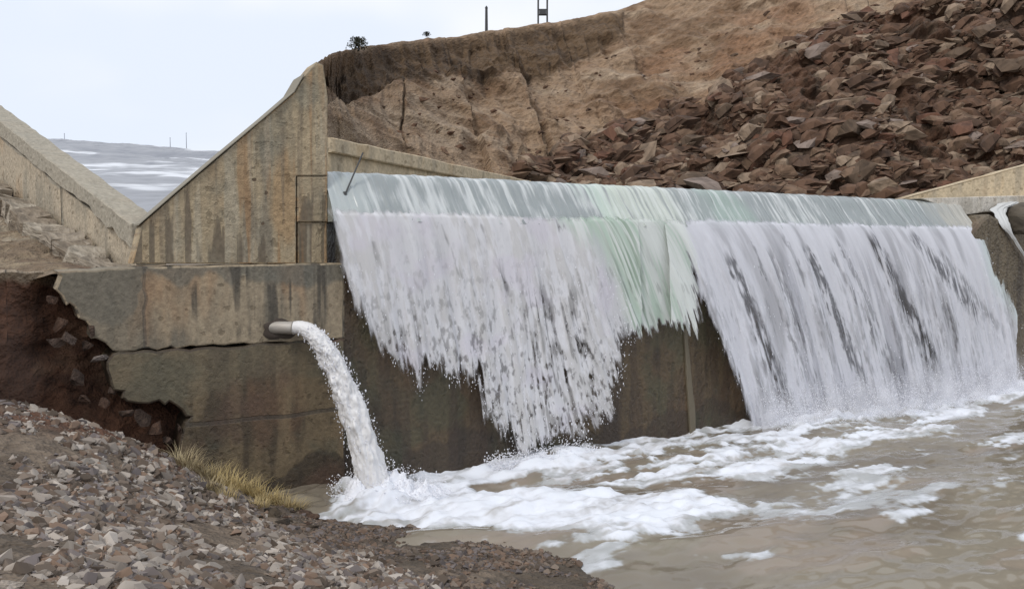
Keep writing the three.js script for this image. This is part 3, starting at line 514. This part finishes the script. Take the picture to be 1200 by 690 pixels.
const fallField = (t, y) => {
  const h = Math.max(0, LIPY + .02 - y), t0 = t - slip(h, t); const dn = ss(0, 3.4, h);
  const wt_ = t + .05 * fbm(t * 9, y * 3, 3), wy = y + .10 * fbm(t * 7, y * 2.2, 4) + .14 * fbm(t * 15, 4, 3);
  const strk = fbm(t0 * 6.5, h * .45 + 3, 5), strk2 = fbm(t0 * 22, h * 1.1, 4), clot = fbm(t0 * 13 + 4, h * 3.2, 4), clot2 = fbm(t0 * 30, h * 8, 3);
  const L = sdPoly(fallLeft, wt_, wy), M = sdPoly(fallMid, wt_, wy), R = sdPoly(fallRight, wt_, wy);
  let al = 0, c = [.72, .70, .74], hg = .5 + strk * .35 + clot * .3;
  const rag = .13 * clot + .14 * strk2 + .12 * strk;
  const aR = ss(-.03, .10, R + rag * .5), aM = ss(-.03, .12, M + rag * 1.5 + .12 * fbm(t * 4, y * 3, 4)), aL = ss(-.04, .12, L + rag * 1.1 * (.4 + dn));
  if (aR > 0) {
    let d = .95 + .16 * strk, gp = 0; for (const g of gaps) { const q = segD(g.a, g.b, t + .16 * clot * q0(h) + .05 * strk2, y); const gg = g.s * ss(g.w * (.9 + .6 * q[1]), g.w * .4, q[0] + .10 * clot2) * clamp(1.0 + 2.0 * clot + 1.4 * strk2, 0, 1) * ss(0, .1, q[1]) * ss(1.1, .85, q[1] + .4 * clot); gp = Math.max(gp, gg); d -= .42 * gg; }
    d -= ss(.0, .4, clot * .6 + strk * 1.0) * .26 * (.25 + dn) * ss(15.4, 13.8, t0); d -= ss(.0, .4, fbm(t0 * 3.2 + 7, h * .6, 4)) * .26; d -= ss(.0, .4, strk2 * .6 + clot2 * .5 + strk * .3) * .22 * ss(.3, 2, h);
    al = Math.max(al, aR * clamp(d)); const mintR = ss(.5, .0, sdPoly(fallRight, t, y)) * ss(14, 15.4, t); c = mix3([.72, .72, .765], [.64, .72, .71], mintR * .8); c = mix3(c, [.20, .205, .23], gp * .8); c = mix3(c, [.42, .42, .46], .55 * ss(.08, .3, fbm(t0 * 2.6 + 3, h * .35, 4) + .35 * strk2) * ss(.2, 1, h) * ss(15.6, 14, t0));
  }
  if (aL > 0) { let d = .97 + .18 * strk; for (const g of gapsLeft) { const q = segD(g.a, g.b, t + .06 * clot + .05 * strk2, y); d -= .55 * g.s * clamp(.5 + 2 * clot + strk2) * ss(g.w, g.w * .2, q[0]); } d -= ss(.0, .36, fbm(t * 16 + 5, y * 9, 4) * .8 + clot2 * .45 + strk2 * .3) * lerp(.05, .62, dn); d -= ss(.0, .4, strk2 * .7 + clot2 * .4) * .16 * ss(.4, 2, h); const dk = ss(.9, .2, Math.abs(t - 3.9 - .1 * h)) * ss(.7, 1.5, h) + .6 * ss(.5, .1, Math.abs(t - 1.2)) * ss(1, 1.8, h); d -= ss(-.12, .22, clot * .7 + strk2 * .9) * .5 * dk; if (aL * d > al || R < 0) { al = Math.max(al, aL * clamp(d)); c = mix3([.74, .73, .745], [.62, .605, .60], ss(-.2, .3, clot + strk)); c = mix3(c, [.69, .65, .72], .5 * ss(.05, .35, fbm(t * 1.6, y * 1.6 + 9, 3))); } }
  if (aM > 0) { const w = ss(-.25, .25, -L + .15 * strk) * ss(-.3, .2, -R + .1 * strk + .1); let d = .9 + .2 * strk - ss(.08, .3, clot * .6 + strk2 * .5) * .25 * ss(.3, 1.2, h);
    const g = mix3([.54, .65, .55], [.73, .76, .72], ss(-.15, .2, strk + .25 * (t - 5.5) + .5 * strk2)); const gr = mix3(g, [.30, .40, .30], ss(.02, .3, strk2 * .8 + strk * .6) * .9 * ss(-.4, .1, t - 5.1 - .2 * h) * ss(.9, .3, t - 5.1 - .25 * h)); 
    if (aM * d > al) al = aM * clamp(d); c = mix3(c, gr, w * aM); }
  const lipN = .03 + .05 * fbm(t * 1.2, 6, 3) + .05 * fbm(t * 14, y * 1.5, 4); al *= ss(LIPY + lipN + .07, LIPY + lipN - .04, y);
  return [c[0], c[1], c[2], hg, al, .5];
};
function q0(h) { return ss(0, 1.5, h); }
const fx0 = -.1, fx1 = 17.6, fy0 = -.25, fy1 = 4.35;
const fallTex = paint(fx0, fx1, fy0, fy1, 2048, 1024, fallField, 'cba');
const fallMat = new THREE.MeshPhysicalMaterial({ map: fallTex.map, alphaMap: fallTex.alpha, transparent: true, bumpMap: fallTex.bump, bumpScale: .018, roughness: .6, side: THREE.DoubleSide });
function sheet(poly, lift, pad = .25, tex = 1) { // water curtain thrown a little clear of the wall
  let a = 1e9, b = -1e9, lo = 1e9; for (const p of poly) { a = Math.min(a, p[0]); b = Math.max(b, p[0]); lo = Math.min(lo, p[1]); } a = Math.max(fx0 + .02, a - pad); b = Math.min(fx1 - .02, b + pad); lo = Math.max(fy0 + .01, lo - pad);
  const nu = Math.round((b - a) / .03), nv = Math.round((LIPY + .3 - lo) / .035);
  return grid(nu, nv, (u, v) => { const t = lerp(a, b, u), y = lerp(LIPY + .3, lo, v), h = Math.max(0, LIPY + .03 - y), t0 = t - slip(h, t); const strk = fbm(t0 * 6.5, h * .45 + 3, 4), clot = fbm(t0 * 13 + 4, h * 3.2, 3);
    const o = .13 + lift * (1 - Math.exp(-h * 1.2)) + .04 * Math.sqrt(h) + (.045 * strk * tex + .016 * clot * ss(.2, 2, h)) * (.35 + ss(0, 1, h)); const cap = .09 - .70 * (y - 4.0) + .05; return [wp(t, y, y > LIPY + .03 ? cap + (o - .13) * .3 : Math.max(.055, o)), t, y]; });
}
const drops = new THREE.IcosahedronGeometry(1, 0), dropMat = new THREE.MeshStandardMaterial({ color: new THREE.Color().setRGB(.78, .78, .82), roughness: .4 });
function spray(parent, count, seed, gen, name = 'spray') {
  const r = mulberry(seed), o = new THREE.Object3D(), list = []; for (let i = 0; i < count * 6 && list.length < count; i++) { const q = gen(r); if (q) list.push(q); }
  const im = new THREE.InstancedMesh(drops, dropMat, list.length); list.forEach((q, i) => { o.position.copy(q[0]); o.rotation.set(r() * 3, r() * 3, r() * .4); o.scale.set(q[1], q[1] * q[2], q[1]); if (q[2] > 1.3) o.rotation.set(0, r() * 3, 0); o.updateMatrix(); im.setMatrixAt(i, o.matrix); });
  im.name = name; im.userData.kind = 'stuff'; im.castShadow = im.receiveShadow = true; parent.add(im);
}
const inFall = (poly, y0) => (r) => { let a = 1e9, b = -1e9; for (const p of poly) { a = Math.min(a, p[0]); b = Math.max(b, p[0]); } const t = lerp(a, b, r()), y = lerp(y0, 3.5, r()), d = sdPoly(poly, t, y + .06); if (d < -.04 || r() > .35 + ss(.5, 0, d)) return null; const h = LIPY - y; if (r() > .15 + .3 * h) return null; return [wp(t, y, .2 + .1 * Math.sqrt(h) + r() * .14), .0035 + r() * r() * .007, 1 + r() * 2.2]; };
const f1 = thing('waterfall', 'rough white curtain of falling water with a ragged lower edge', 'waterfall'); part('water_sheet', sheet(fallLeft, .10), fallMat, f1); spray(f1, 1500, 12, inFall(fallLeft, .2));
const f3 = thing('waterfall', 'wide white waterfall with dark slanting gaps pouring into the foam', 'waterfall'); part('water_sheet', sheet(fallRight, .2), fallMat, f3); spray(f3, 1200, 13, inFall(fallRight, 0));
const f2 = thing('waterfall', 'pale green film of water clinging to the weir between the white falls', 'waterfall');
{ // only the strip not covered by its neighbours
  part('water_sheet', sheet(fallMid.map(p => [clamp(p[0], wt(640, 300)[0], wt(800, 300)[0]), p[1]]), .0, .12, .35), fallMat, f2); }

{ // film running down the sloping cap
  const ct = paint(0, 18, 0, 1, 2048, 128, (t, v) => {
    const st = fbm(t * 5 + v * 1.4, v * 1.1, 4), s2 = fbm(t * 18 + v * 2.5, v * 1.6, 5), big = fbm(t * .6, v * .5 + 4, 3);
    let c = mix3([.31, .335, .335], [.53, .55, .545], ss(-.3, .35, st * .4 + fbm(t * 9, v * 5, 4) * .6 + s2 * .9 + big)); const mint = ss(4.1, 4.7, t - .7 * (1 - v)) * ss(6.0, 5.0, t - .7 * (1 - v)), pale = ss(5.0, 5.6, t) * ss(7.2, 6.6, t), lf = ss(1.1, .3, t + .3 * st);
    c = mix3(c, [.50, .61, .52], mint * .7 * ss(-.35, .2, s2 + st + .1)); c = mix3(c, [.56, .60, .53], pale * .8 * ss(-.4, .1, s2 + .1)); c = mix3(c, [.50, .54, .53], lf * .7); c = mix3(c, [.34, .43, .38], .7 * ss(.0, .3, fbm(t * 1.1 + 7, v, 3)) * ss(7, 8, t));
    c = mix3(c, [.66, .69, .68], ss(.05, .4, s2 * .9 + st * .1) * .45); c = mix3(c, [.66, .68, .68], ss(.06, .03, 1 - v + .04 * s2)); c = mix3(c, [.5, .47, .4], ss(14.2, 15.6, t + st) * .7); return [c[0], c[1], c[2], .5 + st * .5 + s2 * .5]; }, 'cb');
  const prof = new THREE.CatmullRomCurve3([V(-.62, 4.668, 0), V(-.42, 4.668, 0), V(-.3, 4.6, 0), V(-.1, 4.31, 0), V(.09, 4.03, 0), V(.13, 3.9, 0)]);
  const g = grid(620, 40, (u, v) => { const t = lerp(.14, T1 - .05, u), q = prof.getPoint(v), n = fbm(t * 5 + v * -1.4, v * 1.1, 3), s2 = fbm(t * 16 - v * 4, v * 3, 3), k = .02 + .022 * n + .03 * s2; return [wp(t, q.y + Math.max(.004, k) * .55, q.x + Math.max(.006, k) * .8), t, 1 - v]; });
  single('crest_water', g, new THREE.MeshPhysicalMaterial({ map: ct.map, bumpMap: ct.bump, bumpScale: .02, roughness: .25, ior: 1.33 }), 'thin grey green sheet of water sliding over the sloping weir cap', 'water');
}
{ // stray stream beside the end pier
  const c = new THREE.CatmullRomCurve3([[1205, 231, -.45], [1188, 237, -.3], [1172, 246, -.1], [1178, 262, .22], [1192, 284, .3], [1212, 318, .32], [1245, 380, .34], [1262, 450, .36]].map(q => { const w = wt(q[0], q[1], q[2]); return wp(w[0], w[1], q[2]); }));
  const g = grid(24, 90, (u, v) => { const p = c.getPoint(v), w = lerp(.34, .10, ss(.1, .6, v)) * (1 + .9 * fbm(v * 11, 3, 4)); const s = u - .5 + .12 * fbm(v * 14, 8, 3); p.addScaledVector(D, s * w * 2).addScaledVector(N, .025 * (1 - 4 * s * s) + .03 * fbm(u * 9, v * 5, 3)); return [p, u, v]; });
  single('side_stream', g, new THREE.MeshStandardMaterial({ color: new THREE.Color().setRGB(.60, .60, .58), roughness: .45 }), 'narrow pale stream curling down over the brown end pier', 'water');
}

{ const m = single('boulder', new THREE.IcosahedronGeometry(1, 4), stoneMat(.13, .11, .085), 'rounded dark brown boulder on the pale ledge beside the stream', 'boulder'); const a = m.geometry.attributes.position; for (let i = 0; i < a.count; i++) { const k = 1 + .18 * fbm3(a.getX(i) * 1.5, a.getY(i) * 1.5, a.getZ(i) * 1.5, 4); a.setXYZ(i, a.getX(i) * k, a.getY(i) * k, a.getZ(i) * k); } m.geometry.computeVertexNormals(); const w = wt(1203, 256, .1); m.position.copy(wp(w[0], w[1], .0)); m.scale.set(.36, .42, .36); }
// ---- outlet pipe and its jet
const pipeAt = wt(330, 385), pipeMouth = wp(pipeAt[0] + .12, pipeAt[1] + .02, .17);
const land = LAND.clone().setY(.02), hv = land.clone().sub(pipeMouth).setY(0), hd = hv.clone().normalize(), drop = pipeMouth.y - land.y;
{
  const pipe = thing('outlet_pipe', 'short rusty steel outlet pipe stuck through the concrete block', 'pipe');
  const side = V(0, 1, 0).cross(hd).normalize(); const M = new THREE.Matrix4().makeBasis(side, V(0, 1, 0), hd).setPosition(pipeMouth);
  const rust = new THREE.MeshStandardMaterial({ color: new THREE.Color().setRGB(.45, .42, .38), map: stoneTex.map, roughness: .6, metalness: .3 });
  const ring = [[.09, -.5], [.09, 0], [.092, .004], [.08, .004], [.078, 0], [.078, -.4]].map(p => new THREE.Vector2(p[0], p[1]));
  part('pipe_barrel', new THREE.LatheGeometry(ring, 28).rotateX(Math.PI / 2).applyMatrix4(M), rust, pipe);
  part('rim', new THREE.TorusGeometry(.09, .01, 8, 28).applyMatrix4(M), rust, pipe);
  const col = new THREE.MeshStandardMaterial({ color: new THREE.Color().setRGB(.06, .045, .035), roughness: .9 });
  const cg = new THREE.TorusGeometry(.13, .06, 8, 26); const a = cg.attributes.position; for (let i = 0; i < a.count; i++) { const k = 1 + .25 * n3(a.getX(i) * 9, a.getY(i) * 9, a.getZ(i) * 9); a.setXYZ(i, a.getX(i) * k * 1.25, a.getY(i) * k * .8, a.getZ(i) * .5); } cg.computeVertexNormals();
  tag(part('broken_collar', cg.applyMatrix4(wallBasis.clone().multiply(new THREE.Matrix4().makeTranslation(pipeAt[0] - .04, pipeAt[1], .01))), col, pipe), 'dark broken ring in the concrete round the pipe');
  const vy = .35, gT = (vy + Math.sqrt(vy * vy + 2 * 9.81 * drop)) / 9.81;
  const jp = (s) => { const t = s * gT; return pipeMouth.clone().addScaledVector(hd, hv.length() * s).add(V(0, vy * t - 4.905 * t * t, 0)); };
  const jr = (s) => lerp(.085, .21, Math.pow(Math.max(0, s), .9));
  const g = grid(72, 220, (u, v) => {
    const th = u * Math.PI * 2, s = v * 1.03 - .02, p = jp(Math.max(s, -.02)), tn = jp(s + .01).sub(jp(s)).normalize(), e2 = tn.clone().cross(side).normalize();
    const rough = ss(.02, .5, v); const cu = Math.cos(th), su = Math.sin(th); const n = fbm3(cu * 1.6 + 5, su * 1.6, v * 9, 4), n2_ = fbm3(cu * 4, su * 4 + 3, v * 26, 4);
    const R = jr(s) * (1 + rough * (.32 * n + .36 * n2_)); p.addScaledVector(side, cu * R).addScaledVector(e2, su * R); return [p, u * .8, v * 3]; });
  const jet = thing('water_jet', 'thick white jet of water arching from the outlet pipe into the river', 'water');
  part('stream', g, new THREE.MeshPhysicalMaterial({ color: new THREE.Color().setRGB(.78, .765, .755), roughness: .5 }), jet);
  spray(jet, 2200, 15, (r) => { const s = Math.pow(r(), .6), p = jp(s), th = r() * 6.283, R = jr(s) * (.9 + Math.pow(r(), 2.5) * .75 * (.3 + s)); p.addScaledVector(side, Math.cos(th) * R).add(V(0, Math.sin(th) * R * .6, 0)).addScaledVector(hd, Math.sin(th) * R * .8); return [p, .004 + r() * r() * .011, 1 + r()]; });
}
{ // boiling foam where the jet lands
  const s = thing('splash', 'boiling white foam where the pipe jet strikes the river', 'splash'); s.position.set(LAND.x, 0, LAND.z);
  const g = grid(180, 90, (u, v) => { const th = u * Math.PI * 2, R = v * (1.0 + .35 * fbm(Math.cos(th) * 2 + 3, Math.sin(th) * 2, 3)); const x = R * (Math.cos(th) * .95 + .25) , z = R * Math.sin(th) * .55; const wx = x + LAND.x, wz = z + LAND.z;
    const e = ss(1, .5, v); const lump = Math.abs(fbm(wx * 4, wz * 4, 5)) * .5 + .24 * (fbm(wx * 9, wz * 9, 4) + .3); return [V(x, -.06 + e * (.12 + lump * .75) * (.6 + .5 * Math.exp(-v * v * 3)), z), x, z]; });
  part('foam', g, new THREE.MeshStandardMaterial({ color: new THREE.Color().setRGB(.80, .81, .85), roughness: .6 }), s);
  spray(s, 2200, 16, (r) => { const th = r() * 6.283, R = Math.pow(r(), .7) * 1.0; const y = Math.pow(r(), 2.4) * .5 * Math.exp(-R * .9); return [V(R * Math.cos(th) * .9 + .2, .05 + y, R * Math.sin(th) * .55), .004 + r() * r() * .013, 1]; });
  const q = thing('fall_spray', 'low band of white spray along the foot of the wide waterfall', 'spray');
  spray(q, 26000, 17, (r) => { const t = 8.6 + r() * 9, o = .2 + Math.abs(r() + r() - 1) * 1.0; const y = Math.pow(r(), 2.0) * .85 * Math.exp(-Math.max(0, o - .4)); return [wp(t, .02 + y, o), .004 + r() * r() * .010, 1]; }, 'droplets');
  const mt = paint(8, 18, 0, 1.2, 1024, 128, (t, y) => { const n = fbm(t * 2.2, y * 2.4, 5), a = ss(1.05, .05, y + .5 * fbm(t * 1.3, 3, 3)) * (.62 + .8 * n); return [.8, .8, .83, .5, a * .55 * ss(8.3, 9.2, t), .5]; }, 'ca');
  const mistMat = new THREE.MeshStandardMaterial({ map: mt.map, alphaMap: mt.alpha, transparent: true, roughness: 1, side: THREE.DoubleSide });
  for (const [k, o0] of [.42, .62, .85].entries()) part('mist', grid(160, 16, (u, v) => { const t = lerp(8.3, 17.8, u), y = lerp(-.05, 1.15, v); return [wp(t, y, o0 + .18 * fbm(t * 1.4 + k * 9, y * 1.5, 3) - .15 * v), t + k * .37, y]; }), mistMat, q);
  spray(f1, 1500, 18, (r) => { const t = wt(560 + r() * 120, 515)[0], o = .15 + r() * .5; return [wp(t, r() * r() * .3, o), .005 + r() * .01, 1]; }, 'droplets');
}

// ================================================================ small things
// ---- dry grass by the water
{
  const r = mulberry(31), straw = [[.50, .38, .17], [.44, .34, .17], [.36, .29, .17], [.55, .43, .21]];
  const spots = [[222, 546, .32, 2], [238, 556, .3, 2], [252, 566, .36, 0], [266, 572, .38, 0], [280, 577, .36, 3], [294, 582, .34, 0], [308, 586, .32, 3], [322, 590, .28, 0], [336, 595, .26, 1], [346, 599, .22, 1], [212, 536, .34, 2], [262, 584, .24, 1], [244, 574, .26, 2], [300, 594, .2, 1]];
  spots.forEach(([u, v, h, mi]) => {
    let best = null; for (let d = 8.5; d < 11.4; d += .02) { const p = P(u, v, d), e = Math.abs(p.y - bankY(p.x, p.z)); if (!best || e < best[0]) best = [e, p]; } const base = best[1]; base.y = bankY(base.x, base.z) - .02;
    const pos = [], nb = 150; for (let i = 0; i < nb; i++) {
      const a = r() * 6.28, R = Math.pow(r(), .7) * .17, lean = .3 + r() * .8, la = a + (r() - .5) * 1.4, L = h * (.3 + r() * .75), w = .004 + r() * .004, sx = Math.cos(la + 1.57) * w, sz = Math.sin(la + 1.57) * w; let p0 = [Math.cos(a) * R, 0, Math.sin(a) * R], pr = p0;
      for (let k = 1; k <= 3; k++) { const f = k / 3, q = [p0[0] + Math.cos(la) * lean * L * f * f, L * f * (1 - .35 * f * lean), p0[2] + Math.sin(la) * lean * L * f * f], w0 = 1 - (k - 1) / 3, w1 = 1 - f * .95;
        pos.push(pr[0] - sx * w0, pr[1], pr[2] - sz * w0, pr[0] + sx * w0, pr[1], pr[2] + sz * w0, q[0] + sx * w1, q[1], q[2] + sz * w1, pr[0] - sx * w0, pr[1], pr[2] - sz * w0, q[0] + sx * w1, q[1], q[2] + sz * w1, q[0] - sx * w1, q[1], q[2] - sz * w1); pr = q; } }
    const g = new THREE.BufferGeometry(); g.setAttribute('position', new THREE.Float32BufferAttribute(pos, 3)); g.computeVertexNormals();
    const m = single('grass_tuft', g, new THREE.MeshStandardMaterial({ color: new THREE.Color().setRGB(...straw[mi]), roughness: .95, side: THREE.DoubleSide }), 'dry straw coloured grass tuft on the bank at the foot of the block', 'grass', 'dry grass tufts on the bank'); m.position.copy(base);
  });
}
// ---- leaning rods on the crest
{
  const steel = new THREE.MeshStandardMaterial({ color: new THREE.Color().setRGB(.10, .10, .10), roughness: .7, metalness: .4 });
  const rod = (a, b, r, label) => { const c = new THREE.LineCurve3(a, b); const t = thing('steel_rod', label, 'rod'); part('shaft', new THREE.TubeGeometry(c, 4, r, 8), steel, t); part('bolt', new THREE.CylinderGeometry(r * 2, r * 2, .05, 8).translate(0, .02, 0), steel, t).position.copy(a); return t; };
  const a = wt(404, 228, -.1), b = wt(425, 179, -.2); rod(wp(a[0], a[1], -.1), wp(b[0], b[1], -.2), .013, 'thin dark steel rod leaning over the water beside the wing wall');
}
// ---- things on the hill rim
{
  const dark = new THREE.MeshStandardMaterial({ color: new THREE.Color().setRGB(.06, .06, .065), roughness: .8 });
  const foot = (u, v, d) => P(u, v, d);
  const pole = (u, v, d, h) => { const t = thing('utility_pole', 'single dark pole standing on the hill rim', 'pole'); t.position.copy(foot(u, v, d)); part('shaft', new THREE.CylinderGeometry(.07, .1, h + 1.5, 10).translate(0, (h - 1.5) / 2, 0), dark, t); part('cap', new THREE.CylinderGeometry(.03, .09, .12, 10).translate(0, h + .04, 0), dark, t); };
  pole(570, 31, 47, 1.0);
  const t = thing('lattice_tower', 'dark two legged steel tower with cross bars on the hill rim', 'tower'); t.position.copy(foot(636, 24, 50));
  for (const s of [-1, 1]) part('leg', new THREE.BoxGeometry(.1, 4.2, .1).translate(s * .26, 1.1, 0), dark, t);
  for (const y of [.32, .62, 1.3, 2.1, 2.9]) part('cross_bar', new THREE.BoxGeometry(.42, .07, .07).translate(0, y, 0), dark, t);
  part('equipment_box', new THREE.BoxGeometry(.4, .28, .2).translate(0, .47, 0), dark, t);
  const r = mulberry(8);
  const bush = (u, v, d, s, label) => { // low dark shrub: stems with many leaf faces
    const g = thing('shrub', label, 'shrub'); g.position.copy(foot(u, v, d)); const pos = []; for (let i = 0; i < 700; i++) { const th = r() * 6.28, R = Math.sqrt(r()), y = Math.pow(r(), .8), k = s * (1 - .55 * y) * (.8 + .3 * Math.sin(th * 3)); const c = V(Math.cos(th) * R * k, y * s * .75, Math.sin(th) * R * k), e = () => (r() - .5) * s * .2; for (let j = 0; j < 3; j++) pos.push(c.x + e(), c.y + e(), c.z + e()); }
    const q = new THREE.BufferGeometry(); q.setAttribute('position', new THREE.Float32BufferAttribute(pos, 3)); q.computeVertexNormals(); part('foliage', q, new THREE.MeshStandardMaterial({ color: new THREE.Color().setRGB(.05, .05, .035), roughness: 1, side: THREE.DoubleSide }), g); part('stem', new THREE.CylinderGeometry(.02, .04, s * .6, 6).translate(0, s * .2, 0), dark, g); };
  bush(420, 57, 25, .42, 'small dark shrub on the hill rim above the scarp');
  bush(500, 42, 33, .2, 'tiny dark bush on the hill rim near the pole');
}

// ---------------------------------------------------------------- render
const renderer = new THREE.WebGLRenderer({ antialias: true });
renderer.setSize(1024, 588); renderer.shadowMap.enabled = true;
renderer.toneMapping = THREE.LinearToneMapping; renderer.toneMappingExposure = 1.08;
renderer.render(scene, camera);
